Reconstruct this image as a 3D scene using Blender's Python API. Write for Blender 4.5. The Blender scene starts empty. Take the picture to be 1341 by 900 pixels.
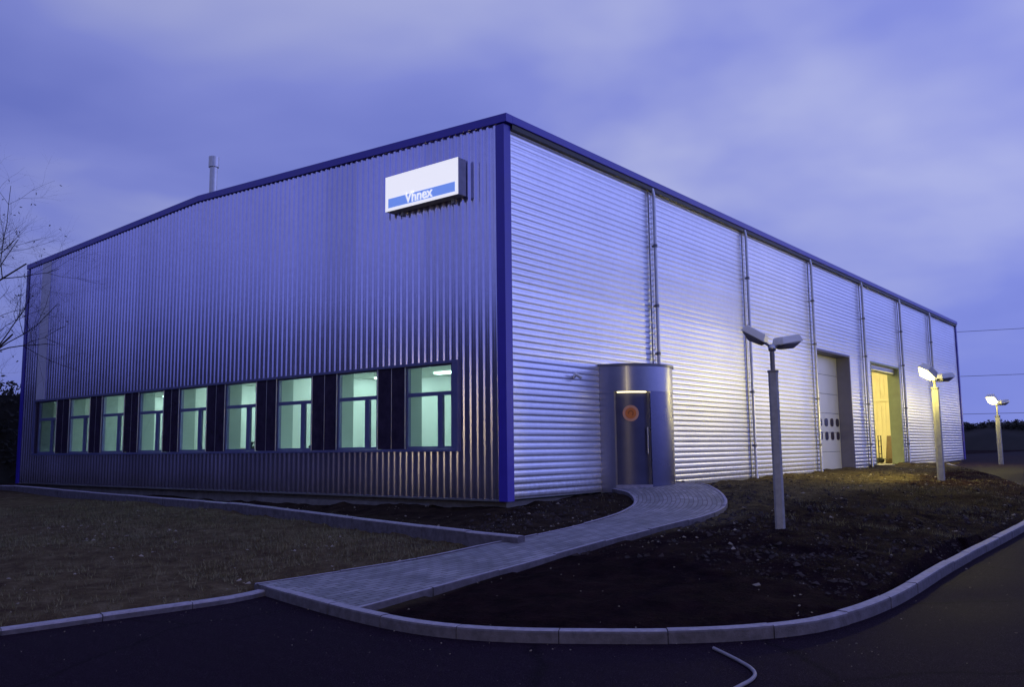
import bpy, bmesh, math, random
import numpy as np
from mathutils import Vector, Matrix
random.seed(7); rng=np.random.default_rng(7)
D=bpy.data; SC=bpy.context.scene
COL=SC.collection
R=math.radians

# ------------------------------------------------------------------ materials
def mat(name):
    m=D.materials.new(name); m.use_nodes=True
    nt=m.node_tree; p=nt.nodes['Principled BSDF']
    return m,nt,p
def N(nt,t,**kw):
    n=nt.nodes.new(t)
    for k,v in kw.items():
        if k in n.inputs.keys(): n.inputs[k].default_value=v
        else: setattr(n,k,v)
    return n
def ramp(nt,stops):
    r=nt.nodes.new('ShaderNodeValToRGB'); e=r.color_ramp.elements
    while len(e)<len(stops): e.new(0.5)
    for i,(p,c) in enumerate(stops):
        e[i].position=p; e[i].color=(*c,1) if len(c)==3 else c
    return r
def simple(name,col,rough=.6,metal=0.0,var=.15,scale=6.0,bump=0.0,bscale=40.0,rvar=.1):
    m,nt,p=mat(name); L=nt.links
    tc=N(nt,'ShaderNodeTexCoord')
    n=N(nt,'ShaderNodeTexNoise',Scale=scale,Detail=6.0,Roughness=.6); L.new(tc.outputs['Object'],n.inputs['Vector'])
    r=ramp(nt,[(.3,tuple(c*(1-var) for c in col)),(.7,tuple(min(1,c*(1+var)) for c in col))])
    L.new(n.outputs['Fac'],r.inputs['Fac']); L.new(r.outputs['Color'],p.inputs['Base Color'])
    mr=N(nt,'ShaderNodeMapRange'); mr.inputs['To Min'].default_value=max(.02,rough-rvar); mr.inputs['To Max'].default_value=min(1,rough+rvar)
    L.new(n.outputs['Fac'],mr.inputs['Value']); L.new(mr.outputs['Result'],p.inputs['Roughness'])
    p.inputs['Metallic'].default_value=metal
    if bump:
        b=N(nt,'ShaderNodeTexNoise',Scale=bscale,Detail=5.0); L.new(tc.outputs['Object'],b.inputs['Vector'])
        bp=N(nt,'ShaderNodeBump',Strength=bump,Distance=.02); L.new(b.outputs['Fac'],bp.inputs['Height']); L.new(bp.outputs['Normal'],p.inputs['Normal'])
    return m
def emit(name,col,strength):
    m,nt,p=mat(name)
    p.inputs['Base Color'].default_value=(.8,.8,.8,1)
    p.inputs['Emission Color'].default_value=(*col,1); p.inputs['Emission Strength'].default_value=strength
    return m

def cladding(name,metal,rough,base,axis=None,sheet=1.0):
    m,nt,p=mat(name); L=nt.links
    tc=N(nt,'ShaderNodeTexCoord')
    n=N(nt,'ShaderNodeTexNoise',Scale=.55,Detail=5.0,Roughness=.55); L.new(tc.outputs['Object'],n.inputs['Vector'])
    n2=N(nt,'ShaderNodeTexNoise',Scale=9.0,Detail=6.0,Roughness=.7); L.new(tc.outputs['Object'],n2.inputs['Vector'])
    mx=N(nt,'ShaderNodeMath',operation='ADD'); L.new(n.outputs['Fac'],mx.inputs[0]); L.new(n2.outputs['Fac'],mx.inputs[1])
    r=ramp(nt,[(.35,tuple(c*.90 for c in base)),(.65,tuple(c*1.05 for c in base))])
    hf=N(nt,'ShaderNodeMath',operation='MULTIPLY'); hf.inputs[1].default_value=.5; L.new(mx.outputs[0],hf.inputs[0])
    L.new(hf.outputs[0],r.inputs['Fac'])
    sp=N(nt,'ShaderNodeSeparateXYZ'); L.new(tc.outputs['Object'],sp.inputs[0]); col=r.outputs['Color']
    if axis:
        dv=N(nt,'ShaderNodeMath',operation='DIVIDE'); dv.inputs[1].default_value=sheet; L.new(sp.outputs[axis],dv.inputs[0])
        fl=N(nt,'ShaderNodeMath',operation='FLOOR'); L.new(dv.outputs[0],fl.inputs[0])
        wn=N(nt,'ShaderNodeTexWhiteNoise',noise_dimensions='1D'); L.new(fl.outputs[0],wn.inputs['W'])
        sr=N(nt,'ShaderNodeMapRange'); sr.inputs['To Min'].default_value=.92; sr.inputs['To Max'].default_value=1.06; L.new(wn.outputs['Value'],sr.inputs['Value'])
        mm=N(nt,'ShaderNodeMix',data_type='RGBA',blend_type='MULTIPLY'); mm.inputs['Factor'].default_value=1; L.new(col,mm.inputs['A']); L.new(sr.outputs['Result'],mm.inputs['B']); col=mm.outputs['Result']
        zn=N(nt,'ShaderNodeMath',operation='MULTIPLY_ADD'); zn.inputs[1].default_value=-.9; L.new(n2.outputs['Fac'],zn.inputs[0]); L.new(sp.outputs['Z'],zn.inputs[2])
        dr=N(nt,'ShaderNodeMapRange'); dr.inputs['From Min'].default_value=-.45; dr.inputs['From Max'].default_value=0; dr.inputs['To Min'].default_value=.55; dr.inputs['To Max'].default_value=0; L.new(zn.outputs[0],dr.inputs['Value'])
        dm=N(nt,'ShaderNodeMix',data_type='RGBA'); L.new(dr.outputs['Result'],dm.inputs['Factor']); L.new(col,dm.inputs['A']); dm.inputs['B'].default_value=(.16,.14,.12,1); col=dm.outputs['Result']
    L.new(col,p.inputs['Base Color'])
    mr=N(nt,'ShaderNodeMapRange'); mr.inputs['To Min'].default_value=rough-.05; mr.inputs['To Max'].default_value=rough+.07
    L.new(n.outputs['Fac'],mr.inputs['Value']); L.new(mr.outputs['Result'],p.inputs['Roughness'])
    p.inputs['Metallic'].default_value=metal
    b=N(nt,'ShaderNodeTexNoise',Scale=1.3,Detail=2.0); L.new(tc.outputs['Object'],b.inputs['Vector'])
    bp=N(nt,'ShaderNodeBump',Strength=.035,Distance=.05); L.new(b.outputs['Fac'],bp.inputs['Height']); L.new(bp.outputs['Normal'],p.inputs['Normal'])
    return m

M={}
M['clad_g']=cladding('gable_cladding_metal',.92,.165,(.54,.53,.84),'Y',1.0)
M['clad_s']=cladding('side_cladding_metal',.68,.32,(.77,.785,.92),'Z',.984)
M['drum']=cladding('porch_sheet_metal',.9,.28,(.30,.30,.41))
M['drumdark']=cladding('porch_metal_dark_reflection',.85,.26,(.16,.16,.27))  # darker copy of the porch metal, reflection of dark ground put into the colour
M['galv']=simple('galvanised_steel',(.50,.50,.54),.32,.9,.12,9)
M['strip']=simple('reflection_strip_metal',(.60,.60,.80),.45,.35,.05,2)
M['trim']=simple('violet_blue_trim_paint',(.045,.032,.42),.35,.0,.08,3)
M['roof']=simple('roof_sheet',(.25,.25,.27),.5,.5)
M['dark_panel']=simple('dark_glossy_panel',(.030,.022,.050),.20,.0,.3,4,rvar=.05)
M['frame']=simple('window_frame_paint',(.10,.11,.26),.35,.0,.1,5)
M['doormetal']=simple('porch_door_metal',(.09,.09,.16),.36,.7,.12,3,rvar=.05)
M['secdoor']=simple('sectional_door_white_paint',(.74,.74,.72),.36,.25,.02,2,rvar=.02)
M['reveal']=simple('door_reveal_paint',(.10,.10,.22),.5,.1,.1,3)
M['revealg']=simple('open_door_reveal_paint',(.28,.33,.20),.5,.1,.1,3)
M['black']=simple('black_rubber_and_soffit_shade',(.015,.014,.016),.5)
M['concrete']=simple('kerb_concrete',(.27,.255,.32),.75,0,.25,14,.3,60)
M['kerb_shade']=simple('kerb_concrete_shaded_face',(.085,.078,.105),.85,0,.4,9,.3,60)  # darker concrete for the kerb faces; their shade is put into the colour
M['plinth']=simple('plinth_concrete',(.14,.135,.15),.8,0,.3,5,.3,30)
M['officewall']=simple('office_wall_paint',(.64,.68,.70),.7,0,.03,2)
M['pier']=simple('office_pier_backlit_shade',(.33,.39,.40),.7,0,.05,2)  # backlit shade of the piers put into a darker colour than the walls
M['officefloor']=simple('office_carpet',(.10,.13,.14),.9)
M['ceil']=simple('office_ceiling_tile',(.75,.78,.75),.8,0,.03,2)
M['hallwall']=simple('hall_wall_sheet',(.80,.74,.52),.6,.0,.05,2)
M['hallfloor']=simple('hall_floor_concrete',(.35,.33,.27),.5)
M['offlight']=emit('office_ceiling_light',(.76,1.0,.90),25)
M['halllight']=emit('hall_ceiling_light',(1.0,.86,.42),75)
M['lamp_on']=emit('lit_lamp_lens',(1.0,.84,.17),600)
M['lamp_far']=emit('lit_lamp_lens_dimmer',(1.0,.78,.28),1400)
M['lamp_mid']=emit('lit_lamp_lens_distant',(1.0,.84,.20),330)
M['soffit']=emit('porch_downlight',(1.0,.85,.42),4)
M['lamp_off']=simple('unlit_lamp_diffuser',(.75,.75,.76),.3,0,.05,5)
M['lens_off']=simple('unlit_lamp_lens',(.14,.14,.19),.2,0,.1,5,rvar=.03)
M['lamphouse']=simple('lamp_housing_grey',(.16,.16,.19),.4,.4)
M['post']=simple('lamp_post_grey_paint',(.30,.30,.33),.5,.15,.2,8)
M['signface']=emit('sign_white_face',(.95,.95,1.0),.72)
M['signblue']=emit('sign_blue_band',(.05,.20,.80),.70)
M['signbox']=simple('sign_box_grey',(.42,.43,.50),.45,.4)
M['orange']=simple('orange_sticker',(.75,.20,.03),.5,0,.1,8)
M['orange2']=simple('orange_sticker_ring',(.78,.36,.20),.5,0,.1,8)
M['orange3']=simple('dark_orange_print',(.45,.11,.015),.5,0,.1,8)
M['bark']=simple('bark',(.045,.035,.035),.9,0,.3,12)
M['hose']=simple('pale_hose',(.20,.19,.24),.6)
M['wood']=simple('worn_wood',(.16,.11,.06),.7,0,.3,10)
M['stone']=simple('rubble_stone',(.22,.19,.16),.85,0,.6,1.7)
M['clod']=simple('dark_soil_clod',(.020,.012,.013),.95,0,.6,2.5)
M['leafdark']=simple('dark_hedge_leaf',(.022,.024,.018),.8,0,.5,3)
M['grassblade']=simple('dull_grass_blade',(.13,.115,.060),.8,0,.5,2)
M['wire']=simple('cable_grey',(.10,.10,.14),.6)
M['polewood']=simple('pole_wood',(.07,.055,.05),.9)
M['screen']=simple('dark_plastic',(.03,.035,.045),.5)
M['hill']=simple('hill_vegetation',(.014,.012,.011),.95,0,.6,.35,.6,1.2)

def glass():
    m,nt,p=mat('window_glass'); L=nt.links
    out=nt.nodes['Material Output']; nt.nodes.remove(p)
    t=N(nt,'ShaderNodeBsdfTransparent'); t.inputs['Color'].default_value=(.86,.93,.90,1)
    g=N(nt,'ShaderNodeBsdfGlossy'); g.inputs['Roughness'].default_value=.03
    lw=N(nt,'ShaderNodeLayerWeight',Blend=.5); mx=N(nt,'ShaderNodeMixShader')
    pw=N(nt,'ShaderNodeMath',operation='POWER'); pw.inputs[1].default_value=5; L.new(lw.outputs['Facing'],pw.inputs[0])
    f=N(nt,'ShaderNodeMath',operation='MULTIPLY_ADD'); f.inputs[1].default_value=.94; f.inputs[2].default_value=.035; L.new(pw.outputs[0],f.inputs[0])
    L.new(f.outputs[0],mx.inputs[0]); L.new(t.outputs[0],mx.inputs[1]); L.new(g.outputs[0],mx.inputs[2]); L.new(mx.outputs[0],out.inputs['Surface'])
    return m
M['glass']=glass()

def soil():
    m,nt,p=mat('soil_ground'); L=nt.links
    tc=N(nt,'ShaderNodeTexCoord')
    def noise(s,d=6,r=.6):
        n=N(nt,'ShaderNodeTexNoise',Scale=s,Detail=float(d),Roughness=r); L.new(tc.outputs['Object'],n.inputs['Vector']); return n
    a=noise(.35,5); b=noise(3.2,8,.72); c=noise(28,4,.7)
    r1=ramp(nt,[(.36,(.006,.0022,.0045)),(.66,(.020,.009,.012))]); L.new(b.outputs['Fac'],r1.inputs['Fac'])
    r2=ramp(nt,[(.34,(.030,.020,.015)),(.68,(.13,.105,.058))]); L.new(b.outputs['Fac'],r2.inputs['Fac'])
    r4=ramp(nt,[(.30,(.050,.030,.024)),(.50,(.105,.078,.046)),(.70,(.17,.135,.085))]); L.new(b.outputs['Fac'],r4.inputs['Fac'])
    ag=N(nt,'ShaderNodeAttribute',attribute_name='lit_grit'); al=N(nt,'ShaderNodeAttribute',attribute_name='lawn')
    mx0=N(nt,'ShaderNodeMix',data_type='RGBA'); L.new(ag.outputs['Fac'],mx0.inputs['Factor']); L.new(r1.outputs['Color'],mx0.inputs['A']); L.new(r2.outputs['Color'],mx0.inputs['B'])
    mx=N(nt,'ShaderNodeMix',data_type='RGBA'); L.new(al.outputs['Fac'],mx.inputs['Factor']); L.new(mx0.outputs['Result'],mx.inputs['A']); L.new(r4.outputs['Color'],mx.inputs['B'])
    r3=ramp(nt,[(.66,(0,0,0)),(.75,(1,1,1))]); L.new(c.outputs['Fac'],r3.inputs['Fac'])
    mx2=N(nt,'ShaderNodeMix',data_type='RGBA'); L.new(r3.outputs['Color'],mx2.inputs['Factor']); L.new(mx.outputs['Result'],mx2.inputs['A']); mx2.inputs['B'].default_value=(.09,.08,.07,1)
    L.new(mx2.outputs['Result'],p.inputs['Base Color']); p.inputs['Roughness'].default_value=.95; p.inputs['Specular IOR Level'].default_value=.03
    bp=N(nt,'ShaderNodeBump',Strength=.8,Distance=.04); L.new(c.outputs['Fac'],bp.inputs['Height'])
    bp2=N(nt,'ShaderNodeBump',Strength=.9,Distance=.15); L.new(b.outputs['Fac'],bp2.inputs['Height']); L.new(bp.outputs['Normal'],bp2.inputs['Normal'])
    L.new(bp2.outputs['Normal'],p.inputs['Normal'])
    return m
M['soil']=soil()

def asphalt():
    m,nt,p=mat('asphalt'); L=nt.links
    tc=N(nt,'ShaderNodeTexCoord')
    a=N(nt,'ShaderNodeTexNoise',Scale=.5,Detail=6.0,Roughness=.65); b=N(nt,'ShaderNodeTexNoise',Scale=90.0,Detail=3.0)
    L.new(tc.outputs['Object'],a.inputs['Vector']); L.new(tc.outputs['Object'],b.inputs['Vector'])
    r=ramp(nt,[(.3,(.010,.0045,.012)),(.7,(.016,.009,.019))]); L.new(a.outputs['Fac'],r.inputs['Fac'])
    r2=ramp(nt,[(.45,(.6,.6,.6)),(.75,(1.7,1.7,1.7))]); L.new(b.outputs['Fac'],r2.inputs['Fac'])
    mx=N(nt,'ShaderNodeMix',data_type='RGBA',blend_type='MULTIPLY'); mx.inputs['Factor'].default_value=1
    L.new(r.outputs['Color'],mx.inputs['A']); L.new(r2.outputs['Color'],mx.inputs['B'])
    vo=N(nt,'ShaderNodeTexVoronoi',feature='DISTANCE_TO_EDGE'); vo.inputs['Scale'].default_value=.42
    wn=N(nt,'ShaderNodeTexNoise',Scale=1.7,Detail=5.0); L.new(tc.outputs['Object'],wn.inputs['Vector'])
    wm=N(nt,'ShaderNodeMix',data_type='RGBA'); wm.inputs['Factor'].default_value=.28; L.new(tc.outputs['Object'],wm.inputs['A']); L.new(wn.outputs['Color'],wm.inputs['B']); L.new(wm.outputs['Result'],vo.inputs['Vector'])
    vr=ramp(nt,[(.0,(.35,.35,.35)),(.012,(1,1,1))]); L.new(vo.outputs['Distance'],vr.inputs['Fac'])
    mx3=N(nt,'ShaderNodeMix',data_type='RGBA',blend_type='MULTIPLY'); mx3.inputs['Factor'].default_value=.8; L.new(mx.outputs['Result'],mx3.inputs['A']); L.new(vr.outputs['Color'],mx3.inputs['B'])
    sp=N(nt,'ShaderNodeTexNoise',Scale=220.0,Detail=1.0); L.new(tc.outputs['Object'],sp.inputs['Vector']); spr=ramp(nt,[(.66,(0,0,0)),(.72,(1,1,1))]); L.new(sp.outputs['Fac'],spr.inputs['Fac'])
    mx4=N(nt,'ShaderNodeMix',data_type='RGBA'); L.new(spr.outputs['Color'],mx4.inputs['Factor']); L.new(mx3.outputs['Result'],mx4.inputs['A']); mx4.inputs['B'].default_value=(.10,.085,.11,1)
    L.new(mx4.outputs['Result'],p.inputs['Base Color'])
    mr=N(nt,'ShaderNodeMapRange'); mr.inputs['To Min'].default_value=.6; mr.inputs['To Max'].default_value=.9
    L.new(a.outputs['Fac'],mr.inputs['Value']); L.new(mr.outputs['Result'],p.inputs['Roughness']); p.inputs['Specular IOR Level'].default_value=.02
    bp=N(nt,'ShaderNodeBump',Strength=.5,Distance=.006); L.new(b.outputs['Fac'],bp.inputs['Height']); L.new(bp.outputs['Normal'],p.inputs['Normal'])
    return m
M['asphalt']=asphalt()

def pavers():
    m,nt,p=mat('block_paving'); L=nt.links
    uv=N(nt,'ShaderNodeUVMap'); tc=N(nt,'ShaderNodeTexCoord')
    br=N(nt,'ShaderNodeTexBrick',Scale=1.0); br.offset=.5
    br.inputs['Color1'].default_value=(.17,.17,.21,1); br.inputs['Color2'].default_value=(.29,.285,.33,1); br.inputs['Mortar'].default_value=(.07,.065,.07,1)
    br.inputs['Mortar Size'].default_value=.008; br.inputs['Brick Width'].default_value=.21; br.inputs['Row Height'].default_value=.105; br.inputs['Bias'].default_value=-.2
    L.new(uv.outputs['UV'],br.inputs['Vector'])
    a=N(nt,'ShaderNodeTexNoise',Scale=1.6,Detail=6.0,Roughness=.7); L.new(tc.outputs['Object'],a.inputs['Vector'])
    r=ramp(nt,[(.3,(.62,.62,.62)),(.7,(1.2,1.2,1.18))]); L.new(a.outputs['Fac'],r.inputs['Fac'])
    mx=N(nt,'ShaderNodeMix',data_type='RGBA',blend_type='MULTIPLY'); mx.inputs['Factor'].default_value=1
    L.new(br.outputs['Color'],mx.inputs['A']); L.new(r.outputs['Color'],mx.inputs['B']); L.new(mx.outputs['Result'],p.inputs['Base Color'])
    p.inputs['Roughness'].default_value=.75
    bp=N(nt,'ShaderNodeBump',Strength=.6,Distance=.006); L.new(br.outputs['Fac'],bp.inputs['Height']); bp.invert=True
    L.new(bp.outputs['Normal'],p.inputs['Normal'])
    return m
M['pavers']=pavers()

# ------------------------------------------------------------------ mesh helpers
class MB:
    def __init__(s): s.v=[]; s.f=[]; s.sm=[]
    def add(s,vs,fs,smooth=False):
        o=len(s.v); s.v+= [tuple(v) for v in vs]; s.f+=[tuple(i+o for i in f) for f in fs]; s.sm+=[smooth]*len(fs)
    def box(s,x0,y0,z0,x1,y1,z1):
        s.add([(x0,y0,z0),(x1,y0,z0),(x1,y1,z0),(x0,y1,z0),(x0,y0,z1),(x1,y0,z1),(x1,y1,z1),(x0,y1,z1)],
              [(0,3,2,1),(4,5,6,7),(0,1,5,4),(1,2,6,5),(2,3,7,6),(3,0,4,7)])
    def hexa(s,p):   # 8 points, bottom 4 then top 4
        s.add(p,[(0,3,2,1),(4,5,6,7),(0,1,5,4),(1,2,6,5),(2,3,7,6),(3,0,4,7)])
    def tube(s,pts,rad,n=8,cap=True):
        pts=[Vector(p) for p in pts]
        if not isinstance(rad,(list,tuple)): rad=[rad]*len(pts)
        vs=[];fs=[]; prev=None
        for i,p in enumerate(pts):
            t=(pts[min(i+1,len(pts)-1)]-pts[max(i-1,0)]).normalized()
            if prev is None:
                u=t.orthogonal().normalized()
            else:
                u=(prev-t*prev.dot(t)); u=u.normalized() if u.length>1e-6 else t.orthogonal().normalized()
            prev=u; w=t.cross(u)
            for k in range(n):
                a=2*math.pi*k/n; vs.append(p+(u*math.cos(a)+w*math.sin(a))*rad[i])
        for i in range(len(pts)-1):
            for k in range(n):
                fs.append((i*n+k,i*n+(k+1)%n,(i+1)*n+(k+1)%n,(i+1)*n+k))
        s.add(vs,fs,True)
        if cap:
            s.add(vs[:n],[tuple(range(n-1,-1,-1))]); s.add(vs[-n:],[tuple(range(n))])
    def extrude_poly(s,poly,z0,z1):
        n=len(poly); s.add([(x,y,z0) for x,y in poly]+[(x,y,z1) for x,y in poly],
            [tuple(range(n-1,-1,-1)),tuple(range(n,2*n))]+[(i,(i+1)%n,n+(i+1)%n,n+i) for i in range(n)])
    def arc_wall(s,cx,cy,r0,r1,a0,a1,z0,z1,n=24):
        A=[R(a0+(a1-a0)*i/n) for i in range(n+1)]
        vs=[]
        for a in A:
            c,sn=math.cos(a),math.sin(a)
            vs+=[(cx+r1*c,cy+r1*sn,z0),(cx+r1*c,cy+r1*sn,z1),(cx+r0*c,cy+r0*sn,z0),(cx+r0*c,cy+r0*sn,z1)]
        o=[];t=[]
        for i in range(n):
            b=4*i; o+=[(b,b+4,b+5,b+1),(b+2,b+3,b+7,b+6)]; t+=[(b+1,b+5,b+7,b+3),(b,b+2,b+6,b+4)]
        s.add(vs,o,True); s.add(vs,t+[(0,1,3,2),(4*n,4*n+2,4*n+3,4*n+1)],False)
    def build(s,name,m,parent=None,base=(0,0,0),bevel=0):
        me=D.meshes.new(name); b=Vector(base)
        me.from_pydata([tuple(Vector(v)-b) for v in s.v],[],s.f)
        me.polygons.foreach_set('use_smooth',s.sm); me.materials.append(m); me.update()
        o=D.objects.new(name,me); COL.objects.link(o)
        if parent: o.parent=parent
        else: o.location=base
        if bevel:
            bv=o.modifiers.new('bevel','BEVEL'); bv.width=bevel; bv.segments=2; bv.limit_method='ANGLE'
        return o
def tag(o,label=None,cat=None,group=None,kind=None):
    if label: o['label']=label
    if cat: o['category']=cat
    if group: o['group']=group
    if kind: o['kind']=kind
    return o
def thing(name,loc,label,cat,group=None,rz=0):
    o=D.objects.new(name,None); COL.objects.link(o); o.location=loc; o.rotation_euler=(0,0,rz); o.empty_display_size=.3
    return tag(o,label,cat,group)
def copy_tree(o,parent=None):
    c=o.copy(); COL.objects.link(c)
    if parent: c.parent=parent
    for ch in list(o.children): copy_tree(ch,c)
    return c
def catmull(pts,n=8):
    P=[np.array(p,float) for p in pts]; P=[2*P[0]-P[1]]+P+[2*P[-1]-P[-2]]; out=[]
    for i in range(1,len(P)-2):
        for k in range(n):
            t=k/n; a,b,c,d=P[i-1:i+3]
            out.append(.5*((2*b)+(c-a)*t+(2*a-5*b+4*c-d)*t*t+(3*b-a-3*c+d)*t**3))
    out.append(P[-2]); return np.array(out)
def resample(P,n):
    P=np.array(P); d=np.r_[0,np.cumsum(np.linalg.norm(np.diff(P,axis=0),axis=1))]
    t=np.linspace(0,d[-1],n); return np.stack([np.interp(t,d,P[:,k]) for k in range(P.shape[1])],1)
def vnoise(x,y,seed=0):
    x=np.asarray(x,float);y=np.asarray(y,float)
    xi=np.floor(x).astype(int); yi=np.floor(y).astype(int); fx=x-xi; fy=y-yi; fx=fx*fx*(3-2*fx); fy=fy*fy*(3-2*fy)
    def h(i,j):
        v=np.sin(i*127.1+j*311.7+seed*74.7)*43758.5453; return v-np.floor(v)
    return (h(xi,yi)*(1-fx)+h(xi+1,yi)*fx)*(1-fy)+(h(xi,yi+1)*(1-fx)+h(xi+1,yi+1)*fx)*fy
def inpoly(x,y,poly):
    x=np.asarray(x);y=np.asarray(y); r=np.zeros(x.shape,bool); n=len(poly)
    for i in range(n):
        x0,y0=poly[i];x1,y1=poly[(i+1)%n]
        if y0==y1: continue
        c=((y0>y)!=(y1>y))&(x<(x1-x0)*(y-y0)/(y1-y0)+x0); r^=c
    return r
def seg_dist(x,y,line):
    d=np.full(np.shape(x),1e9)
    for (x0,y0),(x1,y1) in zip(line[:-1],line[1:]):
        dx,dy=x1-x0,y1-y0; L=dx*dx+dy*dy+1e-12
        t=np.clip(((x-x0)*dx+(y-y0)*dy)/L,0,1); d=np.minimum(d,np.hypot(x-x0-t*dx,y-y0-t*dy))
    return d

# ------------------------------------------------------------------ terrain heights
CP=[(-8.5,-.6,-.775),(-6.8,-1,-.715),(-12,.2,-.85),(-5.95,-1,-.668),(-6.05,-2.4,-.668),(-6.1,-3.2,-.668),(-6.1,-5,-.655),(-3,-7.3,-.56),(3,-7.5,-.43),(8,-7,-.36),(4.1,-1.1,.10),(5.4,-.5,.08),(2,-1.4,-.06),(-.26,-5.04,-.27),(3,-4.2,-.16),(7,-3,-.05),(13.7,-3.95,-.05),(20,-3,.03),(0,-.1,-.13),(-.1,0,-.16),(2,-.1,-.04),(8,-.1,0.0),(16,-.1,.08),(25,-.1,.10),(36,-.1,0.0),(-.2,5,-.24),(-.2,10,-.26),(-.2,16,-.2),(-.3,21,-.12),(-3,24,-.2),(-6,3,-.52),(-9,5,-.66),(-5,10,-.42),(-12,14,-.6),(-14,3,-.78),(30,-6,.0),(45,0,.1),(-2.2,2,-.36),(-25,20,-.6),(-25,5,-.85),(45,25,0),(0,30,-.1)]
_P=np.array(CP,float); _n=len(_P)
def _U(r2): return np.where(r2>1e-12,r2*np.log(np.maximum(r2,1e-12)),0)
_A=np.zeros((_n+3,_n+3)); _A[:_n,:_n]=_U(((_P[:,None,:2]-_P[None,:,:2])**2).sum(-1))+np.eye(_n)*2
_A[:_n,_n]=1;_A[:_n,_n+1:]=_P[:,:2];_A[_n,:_n]=1;_A[_n+1:,:_n]=_P[:,:2].T
_w=np.linalg.solve(_A,np.r_[_P[:,2],0,0,0])
def S(x,y):
    x=np.clip(np.asarray(x,float),-30,46);y=np.clip(np.asarray(y,float),-10,32)
    r2=(x[...,None]-_P[:,0])**2+(y[...,None]-_P[:,1])**2
    return _U(r2)@_w[:_n]+_w[_n]+_w[_n+1]*x+_w[_n+2]*y
def zr(x): return np.minimum(np.maximum(-.62+.02*np.asarray(x,float),-1.2),.1)

front_kerb=catmull([(-5.77,-.93),(-6.02,-2.1),(-6.23,-3.29),(-6.27,-4.17),(-6.09,-4.89),(-5.72,-5.58),(-5.28,-6.24),(-4.76,-6.72),(-4.11,-7.02),(-2.82,-7.18),(-.14,-7.16),(4.75,-7.22),(9.5,-7.1),(12.4,-6.7),(14.24,-5.85),(19.7,-3.96),(28.4,-.98)],10)
left_kerb=catmull([(-5.9,-1.15),(-6.3,-1.2),(-6.9,-1.1),(-7.5,-.95),(-8.5,-.72),(-10.5,-.2),(-14,.5),(-25,2.5)],8)
upper_kerb=catmull([(-2.72,-2.45),(-2.61,-1.2),(-2.29,.74),(-1.77,3.34),(-1.22,6.65),(-.85,11.3),(-.65,16.4),(-.75,19.0),(-1.4,19.1),(-2.6,17.6),(-6,14)],8)
pL=[(-5.86,-1.0),(-4.93,-1.43),(-3.94,-1.86),(-2.95,-2.08),(-2.35,-2.25),(-1.28,-2.42),(-.2,-2.36),(.95,-2.0),(1.85,-1.5),(2.55,-.95),(3.02,-.3)]
pR=[(-6.2,-3.1),(-4.84,-3.2),(-3.59,-3.32),(-2.09,-3.46),(-.72,-3.6),(.46,-3.6),(1.72,-3.3),(2.9,-2.75),(4.05,-2.0),(5.0,-1.15),(5.35,-.2)]
PL=resample(catmull(pL,8),90); PR=resample(catmull(pR,8),90)
verge=[(-25,2.5)]+[tuple(p) for p in left_kerb[::-1]][1:]+[tuple(p) for p in front_kerb]+[(36.6,-.6),(46,1.0),(46,400),(-400,400),(-400,60)]
pathpoly=[tuple(p) for p in PL]+[tuple(p) for p in PR[::-1]]
klines=np.array(list(left_kerb[::-1])+list(front_kerb))
PATHC=(PL+PR)/2
pL0=Vector((-5.9,-2.0))
def path_z(x,y): return S(x,y)+.03

# ground sheet
def axis(lo,a,b,hi,step,grow=1.35):
    mid=list(np.arange(a,b+1e-6,step)); l=[];d=step;x=a
    while x>lo: d*=grow; x-=d; l.append(x)
    r=[];d=step;x=mid[-1]
    while x<hi: d*=grow; x+=d; r.append(x)
    return np.array(l[::-1]+mid+r)
gx=axis(-700,-16,31,700,.11); gy=axis(-700,-9,9,700,.11)
X,Y=np.meshgrid(gx,gy,indexing='xy')
inV=inpoly(X,Y,verge)
dk=seg_dist(X,Y,[tuple(p) for p in klines])
dpl=np.minimum(seg_dist(X,Y,[tuple(p) for p in PL[::3]]),seg_dist(X,Y,[tuple(p) for p in PR[::3]]))
inP=inpoly(X,Y,pathpoly)
near=np.minimum(dk,dpl)
amp=np.clip((near-.05)/.5,0,1)
bump=(vnoise(X*.7,Y*.7,1)-.5)*.10+(vnoise(X*2.1,Y*2.1,2)-.5)*.07+(vnoise(X*5.3,Y*5.3,3)-.5)*.055
amp=amp*np.where(X>-2.6+.12*Y,1.0,.6)
Z=S(X,Y)+bump*amp
Z=np.where(near<.35,Z-.02,Z)
Z=np.where(dpl<.16,np.minimum(Z,S(X,Y)-.022),Z)
duk=seg_dist(X,Y,[tuple(p) for p in upper_kerb])
Z=np.where(duk<.9,Z-.07*np.clip(1.2-duk/.75,0,1)*(inpoly(X,Y,[(-60,8)]+[tuple(p) for p in left_kerb[::-1]]+[tuple(p) for p in PL[:36]]+[tuple(p) for p in upper_kerb]+[(-6,14),(-60,60)])),Z)
Z=np.where((duk<.25),np.minimum(Z,S(X,Y)+.03),Z)
Z=np.where(dk<.16,np.minimum(Z,zr(X)+.045),Z)
Z=np.where(inV&(dk>.065),Z,zr(X)-.06)
Z=np.where(inP&(dpl>.0),np.minimum(Z,S(X,Y)-.07),Z)
inB=(X>.15)&(X<36.2)&(Y>.15)&(Y<19.8)
Z=np.where(inB,np.minimum(Z,-.12),Z)
nx,ny=len(gx),len(gy)
g=MB(); idx=np.arange(nx*ny).reshape(ny,nx)
me=D.meshes.new('ground'); me.from_pydata(np.stack([X.ravel(),Y.ravel(),Z.ravel()],1).tolist(),[],np.stack([idx[:-1,:-1],idx[:-1,1:],idx[1:,1:],idx[1:,:-1]],-1).reshape(-1,4).tolist())
me.polygons.foreach_set('use_smooth',[True]*len(me.polygons)); me.materials.append(M['soil'])
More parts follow.
